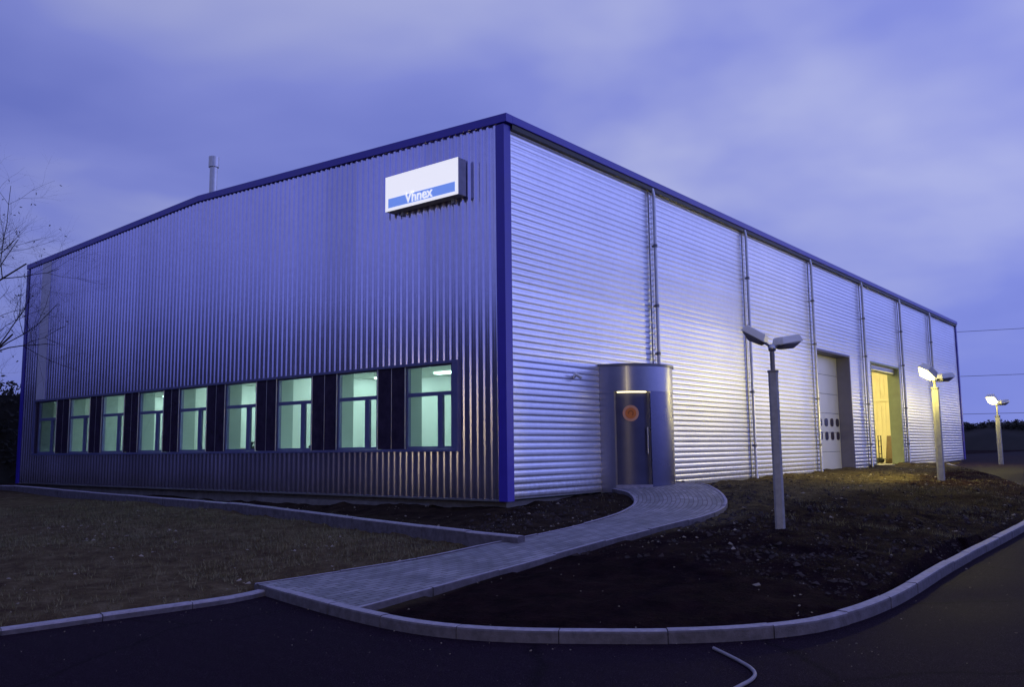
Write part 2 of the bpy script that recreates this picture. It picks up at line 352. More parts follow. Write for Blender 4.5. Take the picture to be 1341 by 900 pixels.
lawnpoly=[(-60,8)]+[tuple(p) for p in left_kerb[::-1]]+[tuple(p) for p in PL[:36]]+[tuple(p) for p in upper_kerb]+[(-6,14),(-60,60)]
lawn=inpoly(X,Y,lawnpoly).astype(float)
edge=-4.35+.055*X+np.clip((-.3-X)*.5,0,1.25)+.5*(vnoise(X*.5,Y*.5,31)-.5)+.25*(vnoise(X*2,Y*2,33)-.5)
lit_grit=np.clip((Y-edge)/.5,0,1)*(1-lawn)*inV  # gravelly soil; lamp-lit strip and dark front bed put into its tone
lit_grit=np.where((X<4.6)&(Y>np.interp(X,PL[:,0],PL[:,1])-.4),lit_grit*.3,lit_grit)
for nm,ar in (('lawn',lawn),('lit_grit',lit_grit)):
    at=me.attributes.new(nm,'FLOAT','POINT'); at.data.foreach_set('value',ar.ravel().astype(np.float32))
ground=D.objects.new('ground',me); COL.objects.link(ground); tag(ground,kind='structure')

# road sheet (same fall as the ground below it)
rx=axis(-160,-20,40,160,2.0,1.5); ry=np.array([-160,-60,-20,-12,-6,-2,2,4])
b=MB(); vs=[];fs=[]
for y in ry:
    for x in rx: vs.append((x,y,float(zr(x))))
n_=len(rx)
for j in range(len(ry)-1):
    for i in range(n_-1):
        if ry[j]>=2 and rx[i]>-10 and rx[i+1]<29: continue
        fs.append((j*n_+i,j*n_+i+1,(j+1)*n_+i+1,(j+1)*n_+i))
b.add(vs,fs); tag(b.build('road',M['asphalt']),kind='structure')

# kerbs : short stones with open joints
def kerb(name,line,w,ztop,zbot,stone=.9,gap=.008,cham=.02):
    P=np.array(line); d=np.r_[0,np.cumsum(np.linalg.norm(np.diff(P,axis=0),axis=1))]; L=d[-1]
    at=lambda t: np.array([np.interp(t,d,P[:,0]),np.interp(t,d,P[:,1])])
    b=MB(); n=max(1,round(L/stone)); s_=L/n
    for i in range(n):
        t0,t1=i*s_+gap/2,(i+1)*s_-gap/2; dz=random.uniform(-.006,.006); dw=random.uniform(-.005,.005); K=4; rows=[]
        for k in range(K+1):
            t=t0+(t1-t0)*k/K; p=at(t); q=at(min(t+.05,L))-at(max(t-.05,0)); q/=np.linalg.norm(q); nn=np.array([-q[1],q[0]])
            zt=ztop(p)+dz; zb=zbot(p)
            pr=[(-w/2,zb),(-w/2,zt-cham),(-w/2+cham*.35,zt-cham*.3),(-w/2+cham,zt),(w/2-cham,zt),(w/2-cham*.35,zt-cham*.3),(w/2,zt-cham),(w/2,zb)]
            rows.append([(p[0]+nn[0]*(o+dw),p[1]+nn[1]*(o+dw),z) for o,z in pr])
        vs=[v for r in rows for v in r]; m=8
        b.add(vs,[(k*m+j,(k+1)*m+j,(k+1)*m+j+1,k*m+j+1) for k in range(K) for j in range(m-1)],False)
        b.add(rows[0],[tuple(range(m-1,-1,-1))]); b.add(rows[-1],[tuple(range(m))])
    o=b.build(name,M['concrete']); o.data.materials.append(M['kerb_shade'])
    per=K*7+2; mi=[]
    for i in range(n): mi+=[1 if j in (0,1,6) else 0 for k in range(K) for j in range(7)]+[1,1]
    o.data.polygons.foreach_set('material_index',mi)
    return tag(o,kind='structure')
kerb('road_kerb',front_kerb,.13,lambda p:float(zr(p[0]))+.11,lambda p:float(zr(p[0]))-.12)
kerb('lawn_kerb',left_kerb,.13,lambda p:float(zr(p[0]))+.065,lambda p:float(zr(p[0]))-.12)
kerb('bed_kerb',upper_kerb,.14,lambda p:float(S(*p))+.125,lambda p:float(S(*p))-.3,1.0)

# path
def path():
    n=len(PL); K=14; vs=[];fs=[];uv=[]
    s_=np.r_[0,np.cumsum(np.linalg.norm(np.diff(PATHC,axis=0),axis=1))]
    for i in range(n):
        w=np.linalg.norm(PR[i]-PL[i])
        for k in range(K+1):
            p=PL[i]*(1-k/K)+PR[i]*k/K
            z=float(path_z(p[0],p[1])); vs.append((p[0],p[1],z)); uv.append((s_[i],(k/K-.5)*w))
    for i in range(n-1):
        for k in range(K): a=i*(K+1)+k; fs.append((a,a+K+1,a+K+2,a+1))
    me=D.meshes.new('path'); me.from_pydata(vs,[],fs); me.materials.append(M['pavers'])
    l=me.uv_layers.new(name='UVMap')
    for lp in me.loops: l.data[lp.index].uv=uv[lp.vertex_index]
    me.polygons.foreach_set('use_smooth',[True]*len(fs))
    o=D.objects.new('path',me); COL.objects.link(o); tag(o,kind='structure')
    for nm,line in (('path_edging',PL),('path_edging',PR)):
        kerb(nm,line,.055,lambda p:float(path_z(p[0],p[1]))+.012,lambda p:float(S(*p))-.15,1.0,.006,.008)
path()

# ------------------------------------------------------------------ the hall
LX,LY=36.4,20.0; ZE,ZR=6.98,7.38; YR=10.05
def zroof(y): return ZE+(ZR-ZE)*(1-abs(y-YR)/YR)
bld=thing('industrial_building',(0,0,0),'large silver metal clad industrial hall with violet blue trim and a low gable','building')
WY0,WY1,WZ0,WZ1=1.18,19.02,.905,2.52

def prof_gable(p,d):   # one rounded rib, outwards offset against fraction along the pitch
    return [(0,0),(.12,.0),(.18,.05*d),(.23,.2*d),(.31,.8*d),(.36,.95*d),(.42,d),(.58,d),(.64,.95*d),(.69,.8*d),(.77,.2*d),(.82,.05*d),(.88,0)]
def gable():
    p=1/6; d=.036; ys=[];os=[]
    y=.105
    while y<LY-.17:
        for f,o in prof_gable(p,d):
            yy=y+f*p
            if yy<LY-.15: ys.append(yy); os.append(o)
        y+=p
    b=MB()
    def strip(sel,zlo,zhi):
        vs=[];fs=[]
        for i in sel:
            vs+=[(-os[i]-.01,ys[i],zlo(ys[i])),(-os[i]-.01,ys[i],zhi(ys[i]))]
        for k in range(len(sel)-1): fs.append((2*k,2*k+1,2*k+3,2*k+2))
        b.add(vs,fs,True)
    iy0=min(i for i,y in enumerate(ys) if y>=WY0); iy1=max(i for i,y in enumerate(ys) if y<=WY1)
    top=lambda y:zroof(y)-.02
    strip(range(0,iy0+1),lambda y:0.0,top); strip(range(iy1,len(ys)),lambda y:0.0,top)
    strip(range(iy0,iy1+1),lambda y:0.0,lambda y:WZ0-.03); strip(range(iy0,iy1+1),lambda y:WZ1+.03,top)
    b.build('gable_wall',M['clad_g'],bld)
    t=MB(); t.box(-.062,.12,-.035,.02,LY-.12,-.002); t.build('base_flashing',M['galv'],bld)
gable()
b=MB(); b.box(-.058,18.35,WZ1+.06,-.047,18.95,6.93); b.build('sky_reflection_strip',M['strip'],bld)  # added pale sheet; bright sky reflection on the gable put into its colour
DOORS=[(15.86,19.2,.1,3.95),(21.75,25.42,.1,3.93)]
def side():
    zs=[];os=[]; p=.123; d=.0095; z=0.0
    pr=[(0,0),(.10,0.0),(.16,.06*d),(.22,.25*d),(.32,.8*d),(.38,.95*d),(.44,d),(.74,d),(.80,.95*d),(.85,.78*d),(.93,.25*d),(.97,.06*d)]
    while z<ZE-.05:
        for f,o in pr:
            zz=z+f*p
            if zz<ZE-.03: zs.append(zz); os.append(o)
        z+=p
    b=MB()
    def strip(x0,x1,z0,z1):
        sel=[i for i in range(len(zs)) if z0-1e-6<=zs[i]<=z1+1e-6]; vs=[];fs=[]
        vals=[(zs[i],os[i]) for i in sel]
        if not vals: return
        if vals[-1][0]<z1-1e-4: vals.append((z1,vals[-1][1]))
        if vals[0][0]>z0+1e-4: vals.insert(0,(z0,vals[0][1]))
        for zz,o in vals: vs+=[(x0,-o-.01,zz),(x1,-o-.01,zz)]
        for k in range(len(vals)-1): fs.append((2*k,2*k+1,2*k+3,2*k+2))
        b.add(vs,fs,True)
    cuts=[.17]
    top=ZE-.03
    x=.105
    for (a,c,zb,zt) in DOORS:
        strip(x,a,0,top); strip(a,c,zt,top); x=c
    strip(x,LX-.15,0,top)
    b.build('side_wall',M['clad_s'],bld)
side()
b=MB(); b.box(LX-.05,.05,0,LX,LY-.05,ZE); b.box(.05,LY-.05,0,LX-.05,LY,ZE); b.build('rear_wall',M['clad_g'],bld)
b=MB(); b.box(.09,.09,-.6,LX-.1,.2,-.04); b.box(.09,.2,-.6,.2,LY-.1,-.04); b.build('plinth',M['plinth'],bld)
# light concrete footing strip seen below the cladding
b=MB(); b.box(.0,1.9,-.5,.088,7.4,-.13); b.build('footing',M['plinth'],bld,bevel=.01)
b=MB()
for s_ in (0,1):
    y0,y1=(0,YR) if s_==0 else (YR,LY)
    b.hexa([(.02,y0,zroof(y0)-.1),(LX,y0,zroof(y0)-.1),(LX,y1,zroof(y1)-.1),(.02,y1,zroof(y1)-.1),(.02,y0,zroof(y0)-.03),(LX,y0,zroof(y0)-.03),(LX,y1,zroof(y1)-.03),(.02,y1,zroof(y1)-.03)])
roof=b.build('roof',M['roof'],bld)
b=MB(); b.tube([(.5,10.3,6.9),(.5,10.3,8.50)],.10,16); fl=b.build('flue',M['galv'],roof)
b=MB(); b.tube([(.5,10.3,8.40),(.5,10.3,8.68)],.135,16); b.build('flue_cap',M['galv'],roof)
# trims
b=MB()
for s_ in (0,1):
    y0,y1=(-.142,YR) if s_==0 else (YR,LY+.07)
    h=.155
    b.hexa([(-.085,y0,zroof(y0)-h+.07),(.10,y0,zroof(y0)-h+.07),(.10,y1,zroof(y1)-h+.07),(-.085,y1,zroof(y1)-h+.07),(-.085,y0,zroof(y0)+.07),(.10,y0,zroof(y0)+.07),(.10,y1,zroof(y1)+.07),(-.085,y1,zroof(y1)+.07)])
b.build('verge_trim',M['trim'],bld)
b=MB(); b.box(.102,-.14,ZE-.085,LX,.05,ZE+.07); b.build('eaves_trim',M['trim'],bld,bevel=.012)
b=MB(); b.box(.13,-.115,ZE-.18,LX-.1,-.012,ZE-.087); b.build('shaded_gutter_soffit',M['black'],bld)  # gutter underside; shade below the eaves trim put into the black colour
def corner(x,y,sx,sy):
    b=MB(); t=.07; w=.125
    xs=sorted([x-sx*t,x+sx*w]); ys=sorted([y-sy*t,y-sy*.012]); b.box(xs[0],ys[0],-.03,xs[1],ys[1],ZE-.115)
    xs=sorted([x-sx*t,x-sx*.012]); ys=sorted([y-sy*.01,y+sy*w]); b.box(xs[0],ys[0],-.03,xs[1],ys[1],ZE-.115)
    return b.build('corner_trim',M['trim'],bld)
corner(0,0,1,1); corner(LX,0,-1,1); corner(0,LY,1,-1)
# window strip : surround, dark panels, nine windows
b=MB()
b.box(-.068,WY0-.05,WZ1-.005,.12,WY1+.05,WZ1+.045); b.box(-.072,WY0-.05,WZ0-.05,.12,WY1+.05,WZ0)
b.box(-.066,WY0-.05,WZ0+.001,.10,WY0+.07,WZ1-.006); b.box(-.066,WY1-.04,WZ0+.001,.10,WY1+.05,WZ1-.006)
b.build('window_surround',M['frame'],bld)
WC=[1.90,3.95,6.03,8.05,10.08,12.08,14.10,16.07,18.17]; WW=1.24
edges=[]
for c in WC: edges.append((c-WW/2,c+WW/2))
lo=WY0+.07
spans=[]
for e in edges:
    spans.append((lo,e[0])); lo=e[1]
spans.append((lo,WY1-.04))
for a,c in spans:
    if c-a<.06: continue
    b=MB(); mid=(a+c)/2
    if c-a>.4:
        b.box(-.022,a+.002,WZ0+.002,.03,mid-.012,WZ1-.007); b.box(-.022,mid+.012,WZ0+.002,.03,c-.002,WZ1-.007)
        pn=b.build('window_panel',M['dark_panel'],bld)
        b=MB(); b.tube([(-.012,mid,WZ0+.002),(-.012,mid,WZ1-.007)],.0115,8); b.build('panel_joint',M['galv'],pn)
        for yy in (a+.012,c-.012):
            b=MB(); b.tube([(-.024,yy,WZ0+.003),(-.024,yy,WZ1-.008)],.014,8); b.build('panel_edge',M['galv'],pn)
    else:
        b.box(-.022,a+.002,WZ0+.002,.03,c-.002,WZ1-.007); b.build('window_panel',M['dark_panel'],bld)
def make_window():
    h=WW/2; t=.05; x0,x1=.0,.075
    z0,z1=WZ0+.002,WZ1-.007; zt=z0+(z1-z0)*.655; ym=-h+.34
    b=MB()
    b.box(x0,-h,z0,x1,-h+t,z1); b.box(x0,h-t,z0,x1,h,z1); b.box(x0,-h+t,z0,x1,h-t,z0+t); b.box(x0,-h+t,z1-t*.6,x1,h-t,z1)
    b.box(x0+.004,-h+t,zt-.04,x1-.002,h-t,zt+.035); b.box(x0+.006,ym-.06,z0+t,x1-.004,ym+.06,zt-.04)
    w=b.build('window',M['frame'],bld)
    b=MB(); b.box(.036,-h+t-.01,z0+t-.01,.040,h-t+.01,z1-t*.6+.01); b.build('pane',M['glass'],w)
    return w
win=make_window(); win.location=(0,WC[0],0)
for c in WC[1:]:
    w=copy_tree(win); w.parent=bld; w.location=(0,c,0)
# office behind the strip
b=MB()
for a,c in [(0.2,edges[0][0])]+[(edges[i][1],edges[i+1][0]) for i in range(8)]+[(edges[8][1],19.8)]:
    b.box(.10,a+.01,0,.44,c-.01,2.70)
b.build('office_pier',M['pier'],bld)
b=MB(); b.box(.10,.2,-.02,.435,19.8,WZ0-.004); b.build('sill_wall',M['officewall'],bld)
b=MB(); b.box(3.9,.2,0,4.0,19.8,2.72)
for y in (.2,7.0,11.1,17.05,19.75): b.box(.46,y,.02,3.89,y+.08,2.70)
b.build('office_wall',M['officewall'],bld)
b=MB(); b.box(.1,.2,-.08,4,19.8,-.021); b.build('office_floor',M['officefloor'],bld)
b=MB(); b.box(.1,.2,2.722,4,19.8,2.80); oc=b.build('office_ceiling',M['ceil'],bld)
for y in WC:
    for x in ((1.5,3.0) if y<15 else (3.0,)):
        b=MB(); b.box(x-.09,y-.6,2.68,x+.09,y+.6,2.719); b.build('ceiling_light',M['offlight'],oc)
# sectional door, recessed
def doors():
    a,c,zb,zt=DOORS[0]; dp=.43
    b=MB(); b.box(c-.001,-.03,zb-.3,c+.06,dp,zt); b.box(a-.06,-.03,zb-.3,a+.001,dp,zt); b.box(a-.06,-.032,zt+.001,c+.06,dp,zt+.07)
    b.build('door_reveal',M['reveal'],bld)
    b=MB(); n=6; h=(zt-zb+.1)/n
    for i in range(n): b.box(a+.003,dp,zb-.1+i*h+.006,c-.003,dp+.05,zb-.1+(i+1)*h-.006)
    sd=b.build('sectional_door',M['secdoor'],bld,bevel=.006)
    b=MB(); b.box(a+.003,dp+.02,zb-.1,c-.003,dp+.04,zt); b.build('door_seal',M['black'],sd)
    for r_ in (1.10,1.56):
        for k in range(5):
            xc=16.68+k*.57; b=MB(); pts=[]
            hw,hh,rr=.16,.14,.10
            for (cx_,cz_,a0) in ((hw-rr,hh-rr,0),(-(hw-rr),hh-rr,90),(-(hw-rr),-(hh-rr),180),(hw-rr,-(hh-rr),270)):
                for j in range(5): an=R(a0+j*22.5); pts.append((xc+cx_+rr*math.cos(an),r_+.1+cz_+rr*math.sin(an)))
            m=len(pts); b.add([(x,dp-.012,z) for x,z in pts]+[(x,dp+.002,z) for x,z in pts],[tuple(range(m))]+[(i,(i+1)%m,m+(i+1)%m,m+i) for i in range(m)])
            b.build('door_window',M['dark_panel'],sd)
    a,c,zb,zt=DOORS[1]
    b=MB(); b.box(c-.001,-.03,zb-.3,c+.06,dp,zt); b.box(a-.06,-.03,zb-.3,a+.001,dp,zt); b.box(a-.06,-.032,zt+.001,c+.06,dp,zt+.07)
    b.build('door_reveal',M['revealg'],bld)
    b=MB(); b.box(a,.12,zt-.10,c,dp,zt-.004); b.tube([(a+.1,.22,zt-.16),(c-.1,.22,zt-.16)],.11,12); b.build('roller_shutter',M['galv'],bld)
    # hall interior
    x0,x1,y1=20.0,33.0,8.0
    b=MB(); b.box(x0,y1,.1,x1,y1+.1,6.2); b.box(x0-.1,dp+.06,.1,x0,y1,6.2); b.box(x1,.2,.1,x1+.1,y1,6.2); b.box(c+.07,.2,.1,x1,.3,6.2)
    for zz in (3.0,): b.box(x1-.06,.3,zz,x1-.002,y1,zz+.14); b.box(x0,y1-.06,zz,x1-.06,y1-.002,zz+.14)
    b.build('hall_wall',M['hallwall'],bld)
    b=MB(); b.box(x0-.1,-.02,-.0,x1,y1+.1,.098); b.build('hall_floor',M['hallfloor'],bld)
    b=MB(); b.box(x0-.1,.25,6.21,x1+.1,y1+.1,6.3); hc=b.build('hall_ceiling',M['ceil'],bld)
    b=MB()
    for k in range(36): b.box(x1-.03,.35+k*.21,.1,x1-.003,.35+k*.21+.09,2.99); b.box(x1-.03,.35+k*.21,3.15,x1-.003,.35+k*.21+.09,6.2)
    b.build('wall_ribs',M['hallwall'],bld)

    for x in (22.5,26,29.5):
        for y in (2.5,5.5): b=MB(); b.box(x-.7,y-.12,5.9,x+.7,y+.12,5.95); b.build('hall_light',M['halllight'],hc)
doors()
# downpipes
def downpipe(x):
    y=-.135; b=MB(); b.tube([(x,-.10,ZE-.12),(x,y,ZE-.30),(x,y,.12),(x,-.16,.02)],.04,14)
    o=b.build('downpipe',M['galv'],bld)
    for z in (.9,2.35,4.1,5.5):
        b=MB(); b.tube([(x,y,z-.035),(x,y,z+.035)],.050,14); b.box(x-.02,y+.05,z-.02,x+.02,-.05,z+.02); b.build('pipe_bracket',M['lamphouse'],o)
    for s_ in (-1,1):
        b=MB(); b.box(x+s_*.13-.018,-.066,.01,x+s_*.13+.018,-.05,ZE-.21); b.build('pipe_reflection_strip',M['lamphouse'],o)  # dark strips stand in for the pipe's reflection and shadow on the wall
for x in (5.36,10.50,15.55,20.80,25.80,30.76): downpipe(x) if x!=5.36 else None
def downpipe_over_porch(x):
    y=-.135; b=MB(); b.tube([(x,-.10,ZE-.12),(x,y,ZE-.30),(x,y,2.57)],.04,14)
    o=b.build('downpipe',M['galv'],bld)
    for z in (3.0,4.1,5.5):
        b=MB(); b.tube([(x,y,z-.035),(x,y,z+.035)],.050,14); b.box(x-.02,y+.05,z-.02,x+.02,-.05,z+.02); b.build('pipe_bracket',M['lamphouse'],o)
    for s_ in (-1,1):
        b=MB(); b.box(x+s_*.13-.018,-.066,2.56,x+s_*.13+.018,-.05,ZE-.21); b.build('pipe_reflection_strip',M['lamphouse'],o)  # same dark strips for the reflection and shadow of this pipe
downpipe_over_porch(5.36)
# rounded entrance porch
CX,RAD=4.05,1.02; ZS,ZL,ZT=.15,2.03,2.55
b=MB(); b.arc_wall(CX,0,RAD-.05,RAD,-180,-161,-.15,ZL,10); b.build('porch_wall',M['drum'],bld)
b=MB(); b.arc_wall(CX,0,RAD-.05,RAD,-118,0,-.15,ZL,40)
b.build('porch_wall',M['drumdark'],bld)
b=MB(); b.arc_wall(CX,0,RAD-.05,RAD+.004,-180,0,ZL+.002,ZT,60); fas=b.build('porch_fascia',M['drum'],bld)
b=MB(); b.arc_wall(CX,0,RAD+.005,RAD+.02,-147,-145.2,ZL+.01,ZT-.01,2); b.build('fascia_joint',M['galv'],fas)
b=MB(); b.arc_wall(CX,0,.0,RAD+.035,-180,0,ZT+.001,ZT+.05,60); b.build('porch_roof',M['lamphouse'],bld)
b=MB(); b.arc_wall(CX,0,RAD-.18,RAD-.12,-163,-116,ZS-.3,ZL,16); ed=b.build('entrance_door',M['doormetal'],bld)
b=MB(); b.arc_wall(CX,0,RAD-.18,RAD-.052,-161.6,-160.6,ZS-.02,ZL,1); b.arc_wall(CX,0,RAD-.18,RAD-.052,-118.4,-117.4,ZS-.02,ZL,1); b.arc_wall(CX,0,RAD-.12,RAD-.052,-161,-118,ZL+.0,ZL+.04,12); b.build('door_frame',M['galv'],ed)
b=MB(); b.arc_wall(CX,0,RAD-.3,RAD-.0,-161,-118,ZS-.3,ZS-.01,16); b.build('door_step',M['concrete'],bld)
b=MB(); b.arc_wall(CX,0,RAD-.108,RAD-.066,-158,-121,ZL-.02,ZL-.004,12); b.build('porch_downlight',M['soffit'],bld)
a=R(-120.5); hx,hy=CX+(RAD-.07)*math.cos(a),(RAD-.07)*math.sin(a)
b=MB(); b.tube([(hx,hy,.76),(hx,hy,1.30)],.02,10)
for z in (.80,1.26): b.tube([(hx,hy,z),(CX+(RAD-.125)*math.cos(a),(RAD-.125)*math.sin(a),z)],.01,8)
b.build('handle',M['galv'],ed)
def sticker():
    a=R(-141.5); r0=RAD-.118
    U=Vector((-math.sin(a),math.cos(a),0)); W=Vector((0,0,1)); Nn=Vector((math.cos(a),math.sin(a),0)); c=Vector((CX+r0*math.cos(a),r0*math.sin(a),1.585))+Nn*.018
    def disc(r,off,m,name,par,r_in=0,a0=0,a1=360):
        n=40; b=MB(); vs=[];fs=[]
        for i in range(n+1):
            t=R(a0+(a1-a0)*i/n)
            for rr in (r_in,r):
                vs.append(c+Nn*off+U*rr*math.cos(t)+W*rr*math.sin(t))
        for i in range(n): fs.append((2*i,2*i+1,2*i+3,2*i+2))
        b.add(vs,fs); return b.build(name,m,par)
    s_=disc(.165,0,M['orange2'],'round_sticker',ed)
    disc(.115,.003,M['orange'],'sticker_print',ed); disc(.060,.006,M['orange3'],'sticker_print',ed,.035,-60,200)
sticker()

# sign box on the gable
sg=thing('sign_box',(-.05,1.86,6.0),'white illuminated sign box with a blue band high on the gable wall','sign')
sb=sg.location
SX=-.28; Y0,Y1,Z0,Z1=.873,2.84,5.66,6.37
b=MB(); b.box(SX,Y0,Z0,-.06,Y1,Z1); b.build('box_case',M['signbox'],sg,sb)
b=MB(); b.box(SX-.012,Y0-.002,Z0-.002,SX-.002,Y1+.002,Z1+.002); b.build('sign_face',M['signface'],sg,sb)
b=MB(); b.box(SX-.018,Y0+.07,Z0+.06,SX-.0125,Y1-.09,Z0+.25); bd=b.build('blue_band',M['signblue'],sg,sb)
for y in (Y0+.3,Y1-.3):
    b=MB(); b.box(-.12,y-.03,Z0-.09,-.045,y+.03,Z1+.05); b.build('bracket',M['signbox'],sg,sb)
cu=D.curves.new('lettering','FONT'); cu.body='Vhnex'; cu.size=.285; cu.extrude=.003; cu.align_x='CENTER'; cu.align_y='CENTER'; cu.offset=.004
to=D.objects.new('t',cu); COL.objects.link(to); dg=bpy.context.evaluated_depsgraph_get()
me=D.meshes.new_from_object(to.evaluated_get(dg)); D.objects.remove(to)
me.materials.clear(); me.materials.append(M['signface'])
lt=D.objects.new('lettering',me); COL.objects.link(lt); lt.parent=sg
lt.matrix_local=Matrix.Translation(Vector((SX-.023,1.90,Z0+.165))-sb)@Matrix(((0,0,-1,0),(-1,0,0,0),(0,1,0,0),(0,0,0,1)))

# small wall lantern left of the porch
wl=thing('wall_fitting',(2.1,-.035,2.28),'small pale bracketed fitting fixed to the side wall left of the porch','wall fitting')
b=MB(); b.box(-.035,-.02,-.035,.035,.0,.05); b.tube([(0,-.02,.01),(0,-.09,.03)],.012,8); b.build('bracket',M['galv'],wl)
b=MB(); b.tube([(-.10,-.09,.06),(.07,-.12,.0)],[.032,.04],12); b.build('housing',M['lamp_off'],wl)

# ------------------------------------------------------------------ lamp posts
IMGR=Vector((.6245,-.781,0))   # plan direction in which the two heads spread
def head(par,base,dirn,tilt,m,big=1.0,th=.14,roll=0.0,hood=False):
    d=Vector(dirn).normalized(); u=Vector((0,0,1)); side=d.cross(u)
    ax=(d*math.cos(tilt)+u*math.sin(tilt)); nrm=(u*math.cos(tilt)-d*math.sin(tilt))
    side,nrm=side*math.cos(roll)+nrm*math.sin(roll),nrm*math.cos(roll)-side*math.sin(roll)
    lz=.13 if th>.12 else .085
    def P(a,s_,n): return base+ax*a*big+side*s_*big+nrm*n*big
    b=MB(); b.tube([base-d*.05-u*.06,base+ax*.14+nrm*.0],.018,8); arm=b.build('arm',M['lamphouse'],par)
    b=MB(); b.hexa([P(.10,-.125,.0),P(.475,-.15,.0),P(.475,.15,.0),P(.10,.125,.0),P(.14,-.10,th),P(.44,-.125,th),P(.44,.125,th),P(.14,.10,th)])
    if hood: b.hexa([P(.10,-.155,-.22),P(.48,-.18,-.22),P(.48,-.168,-.22),P(.10,-.143,-.22),P(.10,-.155,.03),P(.48,-.18,.03),P(.48,-.152,.03),P(.10,-.127,.03)])
    h=b.build('lamp_head',M['lamp_off'],par,bevel=.012)
    b=MB(); b.hexa([P(.14,-.06,-lz*.75),P(.32,-.10,-lz),P(.32,.10,-lz),P(.14,.06,-lz*.75),P(.115,-.115,-.003),P(.46,-.14,-.003),P(.46,.14,-.003),P(.115,.115,-.003)])
    b.build('lens',m,h,bevel=.02)
def lamp(loc,H,wpost,hp,lits,label,roll=0.0,tilts=(.5,.42),dirs=None,group='twin headed street lamps',big=1.0):
    t=thing('street_lamp',loc,label,'street lamp',group)
    b=MB(); w=wpost/2
    c=[(-w,-w*.6),(-w*.6,-w),(w*.6,-w),(w,-w*.6),(w,w*.6),(w*.6,w),(-w*.6,w),(-w,w*.6)]
    ca,sa=math.cos(R(20)),math.sin(R(20)); c=[(x*ca-y*sa,x*sa+y*ca) for x,y in c]
    b.extrude_poly(c,-.4,hp); b.build('post',M['post'],t)
    b=MB(); b.extrude_poly([(x*1.12,y*1.12) for x,y in c],hp+.001,hp+.03); b.build('post_cap',M['lamphouse'],t)
    b=MB(); b.tube([(0,0,hp+.02),(0,0,H-.28)],.034,12); b.build('mast',M['lamphouse'],t)
    b=MB(); b.tube([(0,0,H-.30),(0,0,H-.27),(0,0,H-.22),(0,0,H-.19)],[.03,.055,.055,.03],12); b.build('joint',M['galv'],t)
    dirs=dirs or [(-IMGR+Vector((.25,.2,0))),(IMGR+Vector((.3,.24,0)))]
    for d,lit,ti in zip(dirs,lits,tilts):
        head(t,Vector((0,0,H-.22)),d,ti,(M['lamp_on'],M['lamp_far'],M['lamp_mid'])[lit-1] if lit else M['lens_off'],big,.14 if lit else .11,roll if lit else 0.0,False)
    return t
lamp((-.02,-4.95,float(S(-.02,-4.95))),2.80,.135,2.20,(0,0),tilts=(.56,.18),dirs=[(-IMGR+Vector((.45,.36,0))),(IMGR+Vector((.35,.28,0)))],label='unlit twin headed lamp post standing nearest, on the bare soil beside the curved path')
lamp((13.87,-3.95,float(S(13.87,-3.95))),2.92,.18,2.45,(1,0),'lit lamp post on the verge before the far end of the side wall',tilts=(.5,.12),roll=R(26),big=1.25,dirs=[(-IMGR+Vector((-.5,-.4,0))),(IMGR+Vector((.3,.24,0)))])
lamp((30.2,-2.67,-.02),2.80,.18,2.05,(3,0),'lit lamp post farthest away, beyond the end of the hall by the asphalt',tilts=(.5,.12),roll=0.0,big=1.25,dirs=[(-IMGR+Vector((-.5,-.4,0))),(IMGR+Vector((.3,.24,0)))])
lamp((43.6,-4.2,.10),2.9,.22,2.2,(3,0),'lit lamp post out of view past the right edge beside the asphalt',roll=R(32))
lamp((-16,-15.5,-.95),3.75,.2,2.8,(0,2),'lit lamp post behind the viewer on the far side of the road',dirs=[(-.8,-.6,0),(.8,.6,0)])

# ------------------------------------------------------------------ items inside
def chair(loc,rz,label):
    t=thing('office_chair',loc,label,'chair','chairs in the lit office',rz)
    b=MB(); b.box(-.22,-.22,.44,.22,.22,.50); b.build('seat',M['screen'],t,bevel=.02)
    b=MB()
    for k in range(3): b.box(-.20,.19,.66+k*.12,.20,.22,.73+k*.12)
    b.box(-.03,.20,.5,.03,.23,.98); b.build('backrest',M['screen'],t)
    b=MB(); b.tube([(0,0,.06),(0,0,.44)],.025,8)
    for k in range(5): a=k*2*math.pi/5; b.tube([(0,0,.09),(.27*math.cos(a),.27*math.sin(a),.03)],.015,6)
    b.build('base',M['screen'],t)
def desk(loc,label,mon,rz=0):
    t=thing('desk',loc,label,'desk','desks in the lit office',rz)
    b=MB(); b.box(-.35,-.6,.97,.35,.6,1.0); b.build('desk_top',M['wood'],t)
    for sx in (-.3,.3):
        for sy in (-.55,.55): b=MB(); b.box(sx-.02,sy-.02,0,sx+.02,sy+.02,.97); b.build('leg',M['screen'],t)
def item(name,loc,label,cat,fn):
    t=MB(); fn(t); o=t.build(name,M['screen'],None,(0,0,0)); o.location=loc; tag(o,label,cat); return o
desk((1.0,7.75,-.02),'high desk carrying letter trays behind the fourth window from the left',0)
desk((1.0,9.95,-.02),'high desk carrying a folder behind the fifth window from the left',0)
def trays(t):
    for k in range(3): t.box(-.15,-.2,k*.11,.15,.2,k*.11+.03)
    for y in (-.19,.17): t.box(-.13,y,.0,-.11,y+.02,.25)
item('letter_tray',(1.0,7.6,.982),'black three tier letter tray in the fourth window from the left','letter tray',trays)
item('ring_binder',(1.0,10.1,.982),'dark flat binder lying in the fifth window from the left','binder',lambda t:(t.box(-.16,-.22,0,.16,.22,.06),t.box(-.15,-.2,.061,.12,.2,.08)))
def pot(t):
    t.tube([(0,0,0),(0,0,.12)],[.05,.07],10)
    for k in range(9): a=k*.7; t.tube([(0,0,.12),(.04*math.cos(a),.04*math.sin(a),.2),(.1*math.cos(a),.1*math.sin(a),.22)],[.01,.012,.004],5)
item('potted_plant',(.28,6.0+2.0,.906),'small dark potted plant on the sill of the fourth window from the right','plant',pot)
